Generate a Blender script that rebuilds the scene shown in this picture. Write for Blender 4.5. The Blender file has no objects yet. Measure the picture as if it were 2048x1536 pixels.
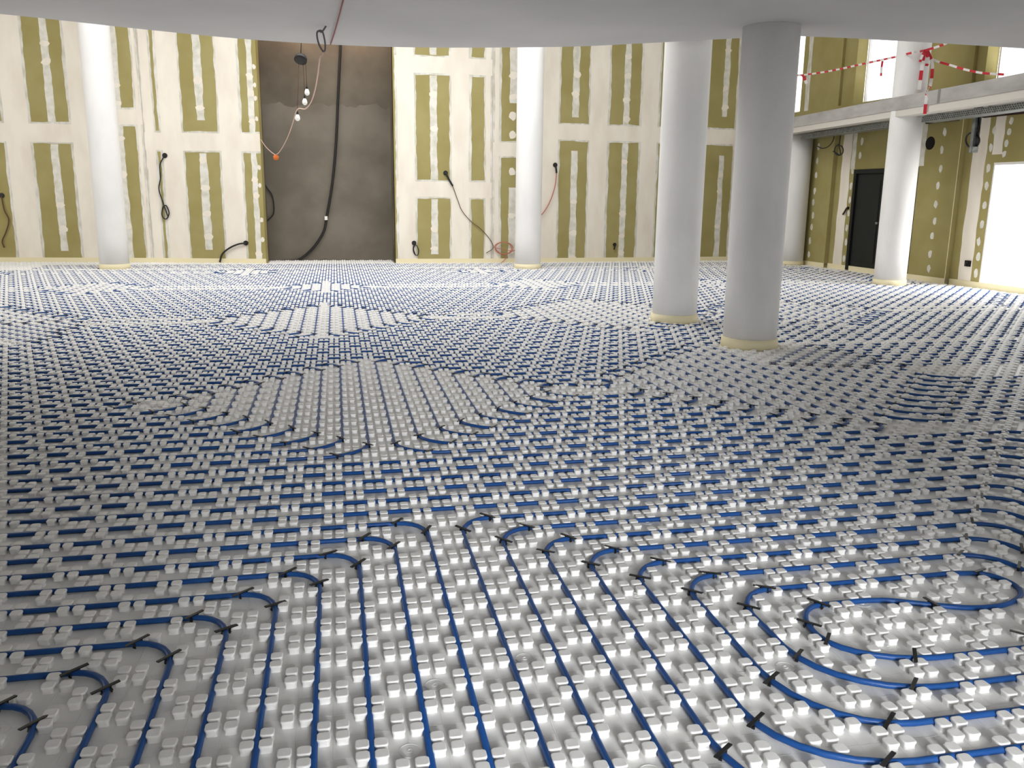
import bpy, bmesh, math, random
import numpy as np
from mathutils import Vector, Matrix

random.seed(7)
C = bpy.context.scene.collection
scene = bpy.context.scene
PI = math.pi

# ------------------------------------------------------------------ camera, world, lights, exposure
F_PX, YAW, PITCH, ROLL, CAM_H = 1707.29, math.radians(11.6245), math.radians(12.4331), math.radians(0.66), 1.447
cy_, sy_, cp_, sp_ = math.cos(YAW), math.sin(YAW), math.cos(PITCH), math.sin(PITCH)
FWD = Vector((sy_ * cp_, cy_ * cp_, -sp_))
_r0 = Vector((cy_, -sy_, 0)); _u0 = _r0.cross(FWD)
RIGHT = math.cos(ROLL) * _r0 + math.sin(ROLL) * _u0
UP = -math.sin(ROLL) * _r0 + math.cos(ROLL) * _u0
cam = bpy.data.objects.new('camera', bpy.data.cameras.new('camera')); C.objects.link(cam)
cam.data.sensor_fit = 'HORIZONTAL'; cam.data.sensor_width = 36.0
cam.data.lens = F_PX / 2048 * 36.0
cam.data.clip_start = 0.02; cam.data.clip_end = 200
cam.matrix_world = Matrix(((RIGHT.x, UP.x, -FWD.x, 0), (RIGHT.y, UP.y, -FWD.y, 0), (RIGHT.z, UP.z, -FWD.z, CAM_H), (0, 0, 0, 1)))
scene.camera = cam

world = bpy.data.worlds.new('sky'); scene.world = world; world.use_nodes = True
bg = world.node_tree.nodes['Background']
bg.inputs[0].default_value = (0.97, 0.985, 1.0, 1); bg.inputs[1].default_value = 1.8

def area(name, loc, size, size_y, power, col, target):
    l = bpy.data.lights.new(name, 'AREA'); l.shape = 'RECTANGLE'; l.size = size; l.size_y = size_y
    l.energy = power; l.color = col
    o = bpy.data.objects.new(name, l); C.objects.link(o); o.location = loc
    o.rotation_euler = (Vector(target) - Vector(loc)).to_track_quat('-Z', 'Y').to_euler()
    return o
area('skylight_glow', (0.5, 13.6, 6.95), 9.0, 5.0, 480, (1.0, 0.985, 0.96), (0.5, 13.7, 0))      # daylight through the roof light
area('rear_door_daylight', (1.05, -4.7, 1.9), 1.3, 1.6, 520, (0.95, 0.975, 1.0), (1.15, 3.0, 0.2))   # daylight down the added passage behind the photographer
area('window_daylight', (12.2, 11.3, 2.1), 2.4, 2.4, 330, (1.0, 0.98, 0.95), (8.0, 12.3, 0))      # daylight through the tall window
area('side_fill_light', (-10.42, 13.4, 3.9), 5.0, 3.4, 260, (1.0, 0.985, 0.96), (8.0, 14.0, 2.2))       # added fill to brighten the window-side wall; the side wall has no window
area('niche_lamp', (-0.1, 19.2, 4.95), 2.3, 0.12, 16, (1.0, 0.62, 0.38), (-0.1, 19.42, 4.3))         # warm lamp at the head of the niche
scene.view_settings.view_transform = 'Standard'; scene.view_settings.look = 'None'
scene.view_settings.gamma = 1.0; scene.view_settings.use_curve_mapping = False
scene.view_settings.exposure = 0.0
scene.cycles.max_bounces = 8; scene.cycles.diffuse_bounces = 5; scene.cycles.caustics_reflective = False; scene.cycles.caustics_refractive = False

# ------------------------------------------------------------------ helpers
S = 0.05                                    # stud pitch of the panels
LX, LY = -0.0998, 0.1706                    # origin of the stud grid on the floor
def W(X, Y, z=0.0): return Vector((LX + S * X, LY + S * Y, z))
def ray(px, py):
    return RIGHT * ((px - 1024) / F_PX) - UP * ((py - 768) / F_PX) + FWD
def at_depth(px, py, y):                    # the point seen at a pixel, at world depth y
    d = ray(px, py); t = y / d.y
    return Vector((0, 0, CAM_H)) + d * t
def at_height(px, py, z):
    d = ray(px, py); t = (z - CAM_H) / d.z
    return Vector((0, 0, CAM_H)) + d * t
def to_pixel(p):
    v = Vector(p) - Vector((0, 0, CAM_H)); z = v.dot(FWD)
    return 1024 + F_PX * v.dot(RIGHT) / z, 768 - F_PX * v.dot(UP) / z, z

def material(name, col, rough=0.6, spec=0.5, metal=0.0):
    m = bpy.data.materials.new(name); m.use_nodes = True
    b = m.node_tree.nodes['Principled BSDF']
    b.inputs['Base Color'].default_value = (*col, 1); b.inputs['Roughness'].default_value = rough
    b.inputs['Specular IOR Level'].default_value = spec; b.inputs['Metallic'].default_value = metal
    return m
def mottle(m, col_a, col_b, scale=3.0, detail=5.0, lo=0.35, hi=0.65, stretch=(1, 1, 1), bump=0.0, bump_scale=60.0):
    nt = m.node_tree; N = nt.nodes; L = nt.links; b = N['Principled BSDF']
    tc = N.new('ShaderNodeTexCoord'); mp = N.new('ShaderNodeMapping'); mp.inputs['Scale'].default_value = stretch
    L.new(tc.outputs['Object'], mp.inputs[0])
    n = N.new('ShaderNodeTexNoise'); n.inputs['Scale'].default_value = scale; n.inputs['Detail'].default_value = detail
    L.new(mp.outputs[0], n.inputs['Vector'])
    r = N.new('ShaderNodeValToRGB'); r.color_ramp.elements[0].position = lo; r.color_ramp.elements[1].position = hi
    r.color_ramp.elements[0].color = (*col_a, 1); r.color_ramp.elements[1].color = (*col_b, 1)
    L.new(n.outputs['Fac'], r.inputs[0]); L.new(r.outputs[0], b.inputs['Base Color'])
    if bump:
        n2 = N.new('ShaderNodeTexNoise'); n2.inputs['Scale'].default_value = bump_scale; n2.inputs['Detail'].default_value = 4
        L.new(tc.outputs['Object'], n2.inputs['Vector'])
        bp = N.new('ShaderNodeBump'); bp.inputs['Strength'].default_value = bump; bp.inputs['Distance'].default_value = 0.01
        L.new(n2.outputs['Fac'], bp.inputs['Height']); L.new(bp.outputs[0], b.inputs['Normal'])
    return m

M = {}
M['stud'] = material('white_stud_plastic', (0.87, 0.86, 0.845), 0.34, 0.5)
M['film'] = material('white_panel_film', (0.83, 0.82, 0.80), 0.30, 0.5)
M['pipe'] = material('blue_pipe', (0.011, 0.068, 0.25), 0.40, 0.3)
M['clip'] = material('black_clip', (0.008, 0.008, 0.009), 0.42, 0.5)
M['plaster'] = mottle(material('white_column_paint', (0.8, 0.79, 0.78), 0.7, 0.3), (0.74, 0.73, 0.725), (0.82, 0.81, 0.80), 2.2, 6, 0.3, 0.65, (1, 1, 0.5), 0.25, 140)
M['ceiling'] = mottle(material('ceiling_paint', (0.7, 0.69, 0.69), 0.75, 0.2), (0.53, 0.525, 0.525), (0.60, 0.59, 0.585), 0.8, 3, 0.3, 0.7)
M['white'] = material('white_paint', (0.8, 0.79, 0.77), 0.75, 0.2)
M['board'] = mottle(material('olive_plasterboard', (0.36, 0.31, 0.13), 0.8, 0.15), (0.33, 0.28, 0.108), (0.375, 0.325, 0.142), 2.0, 5)
M['compound'] = mottle(material('cream_joint_compound', (0.8, 0.75, 0.68), 0.8, 0.15), (0.765, 0.695, 0.60), (0.85, 0.795, 0.70), 3.0, 5, 0.3, 0.62, (1, 1, 0.35))
M['skim'] = mottle(material('thin_grey_skim', (0.55, 0.53, 0.46), 0.8, 0.15), (0.56, 0.54, 0.46), (0.76, 0.74, 0.69), 9.0, 4, 0.36, 0.64, (1, 1, 0.45))
M['filler'] = mottle(material('screw_line_filler', (0.68, 0.66, 0.58), 0.8, 0.15), (0.60, 0.585, 0.49), (0.77, 0.75, 0.69), 7.0, 3, 0.3, 0.62)
M['concrete'] = mottle(material('raw_concrete', (0.15, 0.125, 0.1), 0.85, 0.2), (0.110, 0.094, 0.072), (0.185, 0.16, 0.124), 1.3, 7, 0.3, 0.7, (1, 1, 1), 0.3, 30)
M['screed'] = mottle(material('grey_concrete_edge', (0.4, 0.38, 0.36), 0.85, 0.2), (0.33, 0.315, 0.30), (0.46, 0.445, 0.425), 2.0, 6, 0.3, 0.7, (1, 1, 3))
M['foam'] = material('pale_yellow_foam', (0.82, 0.74, 0.50), 0.7, 0.2)
M['door'] = material('black_door', (0.012, 0.014, 0.013), 0.55, 0.3)
M['galv'] = mottle(material('galvanised_steel', (0.4, 0.42, 0.42), 0.45, 0.5, 0.6), (0.19, 0.20, 0.20), (0.32, 0.34, 0.34), 14, 4)
M['dark'] = material('dark_void', (0.02, 0.019, 0.018), 0.8, 0.1)
M['rust'] = material('dark_brown_batten', (0.05, 0.032, 0.024), 0.8, 0.1)
M['cable'] = material('black_cable', (0.014, 0.013, 0.012), 0.5, 0.4)
M['brown_wire'] = material('brown_wire', (0.10, 0.055, 0.03), 0.6, 0.3)
M['red_wire'] = material('dull_red_wire', (0.48, 0.17, 0.12), 0.6, 0.3)
M['pink_cord'] = material('pale_pink_cord', (0.60, 0.42, 0.35), 0.7, 0.2)
M['red_cord'] = material('dark_red_cord', (0.30, 0.10, 0.10), 0.7, 0.2)
M['orange'] = material('orange_tag', (0.55, 0.14, 0.03), 0.6, 0.3)
M['bulb'] = material('white_bulb', (0.85, 0.84, 0.80), 0.25, 0.5)
M['tape_red'] = material('red_tape', (0.62, 0.03, 0.05), 0.45, 0.4)
M['tape_white'] = material('white_tape', (0.85, 0.83, 0.81), 0.45, 0.4)
M['grey_cable'] = material('grey_cable', (0.10, 0.095, 0.095), 0.55, 0.3)
M['frame'] = material('white_window_frame', (0.85, 0.84, 0.82), 0.5, 0.4)
# clear window glass: mostly transparent with a faint gloss
g = bpy.data.materials.new('clear_glass'); g.use_nodes = True
nt = g.node_tree; out = nt.nodes['Material Output']; nt.nodes.remove(nt.nodes['Principled BSDF'])
mx = nt.nodes.new('ShaderNodeMixShader'); tr = nt.nodes.new('ShaderNodeBsdfTransparent'); gl = nt.nodes.new('ShaderNodeBsdfGlossy')
gl.inputs['Roughness'].default_value = 0.02; mx.inputs[0].default_value = 0.05
nt.links.new(tr.outputs[0], mx.inputs[1]); nt.links.new(gl.outputs[0], mx.inputs[2]); nt.links.new(mx.outputs[0], out.inputs[0])
M['glass'] = g
# fine moulded lines across the panel film (joint relief only, no colour)
nt = M['film'].node_tree; N = nt.nodes; L = nt.links
tc = N.new('ShaderNodeTexCoord'); sep = N.new('ShaderNodeSeparateXYZ'); L.new(tc.outputs['Object'], sep.inputs[0])
hts = []
for ax, off in (('X', LX), ('Y', LY)):
    a = N.new('ShaderNodeMath'); a.operation = 'SUBTRACT'; a.inputs[1].default_value = off + S; L.new(sep.outputs[ax], a.inputs[0])
    p = N.new('ShaderNodeMath'); p.operation = 'PINGPONG'; p.inputs[1].default_value = S; L.new(a.outputs[0], p.inputs[0])
    d = N.new('ShaderNodeMath'); d.operation = 'DIVIDE'; d.inputs[1].default_value = 0.0022; d.use_clamp = True; L.new(p.outputs[0], d.inputs[0])
    hts.append(d)
mn = N.new('ShaderNodeMath'); mn.operation = 'MINIMUM'; L.new(hts[0].outputs[0], mn.inputs[0]); L.new(hts[1].outputs[0], mn.inputs[1])
bp = N.new('ShaderNodeBump'); bp.inputs['Strength'].default_value = 0.55; bp.inputs['Distance'].default_value = 0.0012; bp.invert = True
L.new(mn.outputs[0], bp.inputs['Height']); L.new(bp.outputs[0], N['Principled BSDF'].inputs['Normal'])

def tag(o, label=None, cat=None, group=None, kind=None):
    if label: o['label'] = label
    if cat: o['category'] = cat
    if group: o['group'] = group
    if kind: o['kind'] = kind
    return o
def link(name, me, parent=None):
    o = bpy.data.objects.new(name, me); C.objects.link(o)
    if parent is not None: o.parent = parent
    return o
def mesh(name, verts, faces, mat, parent=None, smooth=False):
    me = bpy.data.meshes.new(name); me.from_pydata([tuple(v) for v in verts], [], faces); me.materials.append(mat)
    if smooth: me.polygons.foreach_set('use_smooth', [True] * len(me.polygons))
    me.update()
    return link(name, me, parent)
def empty(name, loc, **kw):
    o = bpy.data.objects.new(name, None); C.objects.link(o); o.location = loc; o.empty_display_size = 0.1
    return tag(o, **kw)
def local(parent, pts):
    return [Vector(p) - Vector(parent.location) for p in pts]
def box_vf(x0, x1, y0, y1, z0, z1):
    v = [(x, y, z) for z in (z0, z1) for x, y in ((x0, y0), (x1, y0), (x1, y1), (x0, y1))]
    f = [(0, 3, 2, 1), (4, 5, 6, 7), (0, 1, 5, 4), (1, 2, 6, 5), (2, 3, 7, 6), (3, 0, 4, 7)]
    return v, f
def box(name, b, mat, parent=None):
    v, f = box_vf(*b); return mesh(name, v, f, mat, parent)
def prism_vf(poly, z0, z1):
    n = len(poly); v = [(x, y, z0) for x, y in poly] + [(x, y, z1) for x, y in poly]
    f = [tuple(range(n))[::-1], tuple(range(n, 2 * n))] + [(i, (i + 1) % n, n + (i + 1) % n, n + i) for i in range(n)]
    return v, f
def tube_vf(pts, r, seg=6, closed=False, v0=0):
    pts = [Vector(p) for p in pts]; n = len(pts); v = []; f = []
    t_prev = None; nrm = None
    for i, p in enumerate(pts):
        a = pts[max(i - 1, 0)]; b = pts[min(i + 1, n - 1)]
        t = (b - a).normalized() if (b - a).length > 1e-9 else Vector((0, 0, 1))
        if nrm is None:
            nrm = t.cross(Vector((0, 0, 1)))
            if nrm.length < 0.05: nrm = t.cross(Vector((1, 0, 0)))
        nrm = (nrm - t * nrm.dot(t)); nrm.normalize(); bn = t.cross(nrm)
        for k in range(seg):
            c = 2 * PI * k / seg
            v.append(p + nrm * (r * math.cos(c)) + bn * (r * math.sin(c)))
    for i in range(n - 1):
        for k in range(seg):
            f.append((v0 + i * seg + k, v0 + i * seg + (k + 1) % seg, v0 + (i + 1) * seg + (k + 1) % seg, v0 + (i + 1) * seg + k))
    f.append(tuple(v0 + k for k in range(seg))[::-1]); f.append(tuple(v0 + (n - 1) * seg + k for k in range(seg)))
    return v, f
def tube(name, pts, r, mat, parent=None, seg=6):
    if parent is not None: pts = local(parent, pts)
    v, f = tube_vf(pts, r, seg); return mesh(name, v, f, mat, parent, True)
def smooth_path(pts, n=8):                  # Catmull-Rom through the points
    pts = [Vector(p) for p in pts]; out = []
    P = [pts[0] * 2 - pts[1]] + pts + [pts[-1] * 2 - pts[-2]]
    for i in range(1, len(P) - 2):
        a, b, c, d = P[i - 1:i + 3]
        for k in range(n):
            t = k / n
            out.append(0.5 * ((2 * b) + (c - a) * t + (2 * a - 5 * b + 4 * c - d) * t * t + (3 * b - a - 3 * c + d) * t ** 3))
    out.append(pts[-1]); return out
def lathe_vf(prof, seg=40, v0=0):
    v = []; f = []
    for r, z in prof:
        for k in range(seg): v.append((r * math.cos(2 * PI * k / seg), r * math.sin(2 * PI * k / seg), z))
    for i in range(len(prof) - 1):
        for k in range(seg):
            f.append((v0 + i * seg + k, v0 + i * seg + (k + 1) % seg, v0 + (i + 1) * seg + (k + 1) % seg, v0 + (i + 1) * seg + k))
    f.append(tuple(v0 + k for k in range(seg))[::-1]); f.append(tuple(v0 + (len(prof) - 1) * seg + k for k in range(seg)))
    return v, f

# ------------------------------------------------------------------ room shell
class Facet:                                # a vertical wall plane from a to b, seen with its normal towards the room
    def __init__(s, a, b):
        s.a = Vector((*a, 0)); s.b = Vector((*b, 0)); s.t = (s.b - s.a).normalized(); s.n = Vector((s.t.y, -s.t.x, 0)); s.len = (s.b - s.a).length
    def p(s, u, z, d=0.0): return s.a + s.t * u + s.n * d + Vector((0, 0, z))
    def uz(s, px, py):
        d = ray(px, py); o = Vector((0, 0, CAM_H)); k = (s.a - o).dot(s.n) / d.dot(s.n); q = o + d * k
        return (q - s.a).dot(s.t), q.z
    def u(s, px, py=520): return s.uz(px, py)[0]

BL1 = Facet((-10.5, 19.65), (-3.72, 18.97))
BL2 = Facet((-3.72, 18.97), (-1.44, 18.62))
BM = Facet((1.24, 18.5), (3.33, 18.5))
BR = Facet((3.33, 18.5), (10.02, 18.95))
RW = Facet((10.272, 18.95), (11.119, 5.4))   # wall with door and windows (runs towards the camera)
RU0 = (Vector((10.35, 17.7, 0)) - RW.a).dot(RW.t)   # u offset so that ru() matches the measured wall
def ru(u): return RU0 + u
ZT = 7.0

def wall_piece(name, fc, u0, u1, z0, z1, mat, thick=0.2, parent=None, front=0.0, kind='structure'):
    v = [fc.p(u, z, d) for d in (front, -thick) for u, z in ((u0, z0), (u1, z0), (u1, z1), (u0, z1))]
    f = [(0, 1, 2, 3), (7, 6, 5, 4), (0, 4, 5, 1), (1, 5, 6, 2), (2, 6, 7, 3), (3, 7, 4, 0)]
    o = mesh(name, v, f, mat, parent)
    if kind and parent is None: o['kind'] = kind
    return o

def ragged(name, fc, u0, u1, z0, z1, mat, parent, depth=0.003, jag=0.01, step=0.14, base=0.0, horizontal=False, lean=0.0):
    """a spread of joint compound or filler on a wall: thin, with uneven hand-made edges"""
    v = []; f = []
    a0, a1, b0, b1 = (z0, z1, u0, u1) if not horizontal else (u0, u1, z0, z1)
    n = max(2, int((a1 - a0) / step)); j0 = j1 = 0.0
    for i in range(n + 1):
        t = a0 + (a1 - a0) * i / n
        j0 = 0.45 * j0 + random.uniform(-jag, jag); j1 = 0.45 * j1 + random.uniform(-jag, jag)
        e = (b0 + j0, b1 + j1)
        for d in (base + depth, base - 0.004):
            for q in e:
                uu, zz = (q + lean * (t - a0), t) if not horizontal else (t, q)
                v.append(fc.p(uu, zz, d))
    for i in range(n):
        k = 4 * i
        f += [(k, k + 1, k + 5, k + 4), (k, k + 4, k + 6, k + 2), (k + 1, k + 3, k + 7, k + 5)]
    f += [(0, 2, 3, 1), (4 * n, 4 * n + 1, 4 * n + 3, 4 * n + 2)]
    return mesh(name, v, f, mat, parent)
def blob(name, fc, u, z, ru_, rz, mat, parent, base=0.0):
    n = 9; ring = []
    for k in range(n):
        a = 2 * PI * k / n; s = random.uniform(0.78, 1.15)
        ring.append((u + ru_ * s * math.cos(a), z + rz * s * math.sin(a)))
    v = [fc.p(x, y, base + 0.004) for x, y in ring] + [fc.p(x, y, base - 0.004) for x, y in ring]
    f = [tuple(range(n))] + [(i, n + i, n + (i + 1) % n, (i + 1) % n) for i in range(n)]
    return mesh(name, v, f, mat, parent)

def cream(fc, par, u0, u1, z0, z1, horizontal=False, base=0.0):
    """one taped joint: a wide grey skim under a narrower cream coat"""
    w = 0.034
    if horizontal:
        ragged('joint_skim', fc, u0, u1, z0 - 0.012, z1 + 0.012, M['skim'], par, 0.0012, 0.010, 0.12, base, True)
        ragged('joint_compound', fc, u0, u1, z0 + w * 0.6, z1 - w * 0.6, M['compound'], par, 0.0035, 0.006, 0.2, base, True)
    else:
        ragged('joint_skim', fc, u0 - 0.006, u1 + 0.006, z0, z1, M['skim'], par, 0.0010, 0.011, 0.1, base)
        ragged('joint_compound', fc, u0 + w * random.uniform(0.8, 1.4), u1 - w * random.uniform(0.8, 1.4), z0, z1, M['compound'], par, 0.0028, 0.007, 0.2, base)
def strip(fc, par, u0, u1, z0, z1, base=0.0):
    ragged('screw_line', fc, u0, u1, z0, z1, M['filler'], par, 0.0022, 0.011, 0.09, base)
    z = z0 + random.uniform(0.1, 0.3)
    while z < z1 - 0.08:
        if random.random() < 0.6: blob('filler_dab', fc, (u0 + u1) / 2 + random.uniform(-.01, .01), z, (u1 - u0) * random.uniform(0.55, 0.68), random.uniform(0.05, 0.08), M['compound'], par, base)
        z += random.uniform(0.3, 0.55)

# floor outline (also under the niche and out to the wall behind the camera)
YB = -0.28
floor_poly = [(-10.5, YB), (11.4, YB), (11.119, 5.4), (10.272, 18.95), (10.02, 18.95), (3.33, 18.5), (1.24, 18.5), (1.24, 19.42), (-1.44, 19.5), (-1.44, 18.62), (-3.72, 18.97), (-10.5, 19.65)]
v, f = prism_vf(floor_poly, -0.06, 0.0)
floor = tag(mesh('floor', v, f, M['film']), kind='structure')
tag(box('path', (-2.5, 5.0, -7.0, YB, -0.06, 0.0), M['screed']), kind='structure')

# ---- the wall at the back, four runs and the concrete niche
wl = wall_piece('wall_back', BL1, 0, BL1.len, 0, ZT, M['board'])
U = lambda px, py=515: BL1.u(px, py)
zl0, zl1 = 2.37, 2.76
for a, b in ((U(-330), U(-240)), (U(-150), U(-85)), (U(34), U(90)), (U(164), U(236)), (U(293), BL1.len)):
    cream(BL1, wl, a, b, 0.0, ZT)
for a, b in ((0.0, U(236)),): cream(BL1, wl, a, b, zl0, zl1, True)
cream(BL1, wl, U(236), BL1.len, 2.74, 3.06, True)
for a, b in ((U(123.5), U(139)), (U(-25), U(-9))):
    strip(BL1, wl, a, b, 0.24, zl0 - 0.02); strip(BL1, wl, a, b, zl1 + 0.02, ZT)
strip(BL1, wl, U(252), U(268), 0.1, ZT)
wl2 = wall_piece('wall_back', BL2, 0, BL2.len, 0, ZT, M['board'])
U = lambda px, py=519: BL2.u(px, py)
cream(BL2, wl2, 0.0, U(330.5), 0.0, ZT); cream(BL2, wl2, U(337.5), U(384), 0.0, ZT); cream(BL2, wl2, U(452), U(498), 0.0, ZT)
cream(BL2, wl2, 0.0, BL2.len, 2.25, 2.63, True)
strip(BL2, wl2, U(412), U(427), 0.28, 2.22); strip(BL2, wl2, U(412), U(427), 2.86, ZT)
strip(BL2, wl2, U(513), U(524), 0.0, ZT)
for z in (0.5, 0.9, 1.6, 1.95, 2.9, 3.3, 3.55, 3.9): blob('filler_dab', BL2, BL2.len - 0.05, z, 0.035, 0.05, M['compound'], wl2)
wm = wall_piece('wall_back', BM, 0, BM.len, 0, ZT, M['board'])
U = lambda px, py=520: BM.u(px, py)
cream(BM, wm, 0.04, U(835), 0.0, ZT); cream(BM, wm, U(901), U(942), 0.0, ZT); cream(BM, wm, U(968), BM.len, 0.0, ZT)
cream(BM, wm, 0.04, BM.len, 1.38, 1.74, True); cream(BM, wm, 0.04, BM.len, 3.87, 4.23, True)
strip(BM, wm, U(863), U(876.5), 0.2, 1.36); strip(BM, wm, U(863), U(876.5), 1.76, 3.85); strip(BM, wm, U(863), U(876.5), 4.25, ZT)
wr = wall_piece('wall_back', BR, 0, BR.len, 0, ZT, M['board'])
U = lambda px, py=518: BR.u(px, py)
cream(BR, wr, 0.0, U(1000), 0.0, ZT); cream(BR, wr, U(1052), U(1114), 0.0, ZT); cream(BR, wr, U(1169), U(1210), 0.0, ZT)
cream(BR, wr, U(1268), U(1306), 0.0, ZT); cream(BR, wr, U(1352), U(1398), 0.0, ZT); cream(BR, wr, U(1452), U(1505), 0.0, ZT)
cream(BR, wr, 0.0, U(1045), 2.25, 2.57, True); cream(BR, wr, U(1045), BR.len, 2.63, 2.99, True)
strip(BR, wr, U(1016), U(1030), 0.1, 1.62); strip(BR, wr, U(1016), U(1030), 3.36, ZT)
for z in (1.95, 2.72, 3.1): blob('filler_dab', BR, U(1022), z, 0.085, 0.09, M['compound'], wr)
strip(BR, wr, U(1137), U(1150), 0.0, 2.42); strip(BR, wr, U(1137), U(1150), 3.12, ZT)
strip(BR, wr, U(1236), U(1247), 0.0, 2.61); strip(BR, wr, U(1236), U(1247), 3.0, ZT)
strip(BR, wr, U(1328), U(1338), 0.0, ZT); strip(BR, wr, U(1426), U(1436), 0.0, 2.4); strip(BR, wr, U(1426), U(1436), 3.25, ZT)
# thin corner seams where two runs meet
for fc, par, u in ((BL2, wl2, 0.006), (BM, wm, BM.len - 0.01)):
    v = [fc.p(u + a, z, d) for d in (0.0045, -0.002) for a, z in ((-0.006, 0), (0.006, 0), (0.006, ZT), (-0.006, ZT))]
    mesh('corner_seam', v, [(0, 1, 2, 3), (0, 4, 5, 1), (1, 5, 6, 2), (2, 6, 7, 3), (3, 7, 4, 0)], mottle(material('seam', (.5, .42, .33)), (.45, .36, .28), (.62, .55, .47), 4), par)
# niche
ncb = mesh('wall_niche', [(-1.44, 19.5, -0.02), (1.24, 19.42, -0.02), (1.24, 19.42, ZT), (-1.44, 19.5, ZT), (-1.44, 18.62, -0.02), (1.24, 18.5, -0.02), (1.24, 18.5, ZT), (-1.44, 18.62, ZT)],
           [(0, 1, 2, 3), (4, 0, 3, 7), (1, 5, 6, 2)], M['concrete']); ncb['kind'] = 'structure'
pf = Facet((-1.44, 19.5), (1.24, 19.42))
ragged('pale_band', pf, 0.0, pf.len, 0.0, 3.28, mottle(material('pale_concrete', (.2, .17, .14), .85, .2), (.145, .127, .099), (.205, .182, .146), 1.2, 6), ncb, 0.003, 0.05, 0.09, 0.0, True)  # paler lower part of the niche's back wall

# ---- wall on the window side
def rw_box(name, u0, u1, z0, z1, mat, front=0.0, parent=None, thick=0.065): return wall_piece(name, RW, ru(u0), ru(u1), z0, z1, mat, thick, parent, front)
wrt = rw_box('wall_window_side', -1.27, 1.48, 0, 3.36, M['board'])
for a, b, c, d in ((1.48, 3.42, 2.05, 3.36), (3.42, 5.05, 0, 3.36), (5.05, 7.3, 2.07, 3.36), (7.3, 12.3, 0, 3.36), (5.05, 7.3, -0.05, 0.04)):
    rw_box('board_run', a, b, c, d, M['board'], 0.0, wrt)
for a, b, c, d in ((-0.67, 0.72, 3.36, ZT), (3.42, 4.35, 3.36, ZT), (7.3, 12.3, 3.36, ZT), (-1.27, -0.67, 5.6, ZT)):
    rw_box('board_run', a, b, c, d, M['board'], 0.0, wrt, 0.5)
for a, b, c, d in ((0.72, 1.12, 3.36, ZT), (2.93, 3.42, 3.36, ZT), (4.35, 4.56, 3.36, ZT), (1.12, 2.93, 5.6, ZT), (4.56, 7.3, 5.6, ZT)):
    rw_box('bay_run', a, b, c, d, M['board'], -0.3, wrt, 0.065)
rw_box('bay_sill', 0.72, 7.3, 3.2, 3.36, M['board'], 0.0, wrt, 0.5)
for a, b in ((-0.62, 0.86), (3.45, 4.40)): rw_box('pilaster', a, b, 0, 2.86, M['board'], 0.10, wrt)
def rstrip(u0, u1, z0, z1, mat='compound', base=0.0): ragged('joint_compound', RW, ru(u0), ru(u1), z0, z1, M[mat], wrt, 0.003, 0.012, 0.14, base)
rstrip(1.03, 1.32, 0.08, 2.86); rstrip(1.34, 1.46, 2.06, 2.86, 'filler'); rstrip(-0.36, -0.22, 0.1, 2.86, 'compound', 0.1)
rstrip(4.58, 4.88, 0.0, 2.86); rstrip(5.0, 5.2, 2.2, 2.86, 'compound'); rstrip(3.42, 3.56, 2.06, 2.86, 'filler', 0.1); rstrip(-0.5, -0.36, 3.36, ZT, 'skim')
for u, base in ((0.30, 0.1), (3.98, 0.1), (1.40, 0.0), (4.97, 0.0), (1.62, 0.0)):
    z = 0.25
    while z < 2.75:
        if not (1.5 < u < 3.4 and z < 2.1): blob('filler_dab', RW, ru(u) + random.uniform(-.02, .02), z, 0.045, 0.075, M['filler'], wrt, base)
        z += 0.29 + random.uniform(-0.04, 0.04)
for a, z in ((4.0, 2.5), (4.3, 2.5)): pass
for k in range(4): blob('filler_dab', RW, ru(5.25 + 0.02 * k), 2.2 + 0.17 * k, 0.045, 0.06, M['filler'], wrt)
v, f = [RW.p(ru(4.40) + a, z, 0.1 + d) for d in (0.004, -0.1) for a, z in ((-0.012, 0), (0.004, 0), (0.004, 2.86), (-0.012, 2.86))], [(0, 1, 2, 3), (0, 3, 7, 4)]
mesh('pale_corner_line', v, f, M['foam'], wrt)  # thin pale strip along the pilaster corner
for u, z in ((-0.14, 2.44), (3.66, 2.45)):       # round duct holes
    n = 20; ring = [(ru(u) + 0.115 * math.cos(2 * PI * k / n), z + 0.115 * math.sin(2 * PI * k / n)) for k in range(n)]
    v = [RW.p(a, b, 0.104) for a, b in ring] + [RW.p(a, b, 0.085) for a, b in ring]
    mesh('duct_hole', v, [tuple(range(n))] + [(i, n + i, n + (i + 1) % n, (i + 1) % n) for i in range(n)], M['dark'], wrt)
# pale foam strip round the foot of the walls
def foot_strip(name, fc, u0, u1, front=0.0):
    o = wall_piece(name, fc, u0, u1, 0.0, 0.105, M['foam'], 0.0, None, front + 0.012); return o
for fc in (BL1, BL2, BM, BR): foot_strip('baseboard_back', fc, 0, fc.len)
for a, b, fr in ((-1.27, -0.62, 0), (-0.62, 0.86, 0.1), (0.86, 1.48, 0), (1.48, 3.43, 0.0), (3.43, 4.40, 0.1), (4.40, 7.3, 0), (7.3, 12.3, 0)): foot_strip('baseboard_window_side', RW, ru(a), ru(b), fr)

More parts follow.
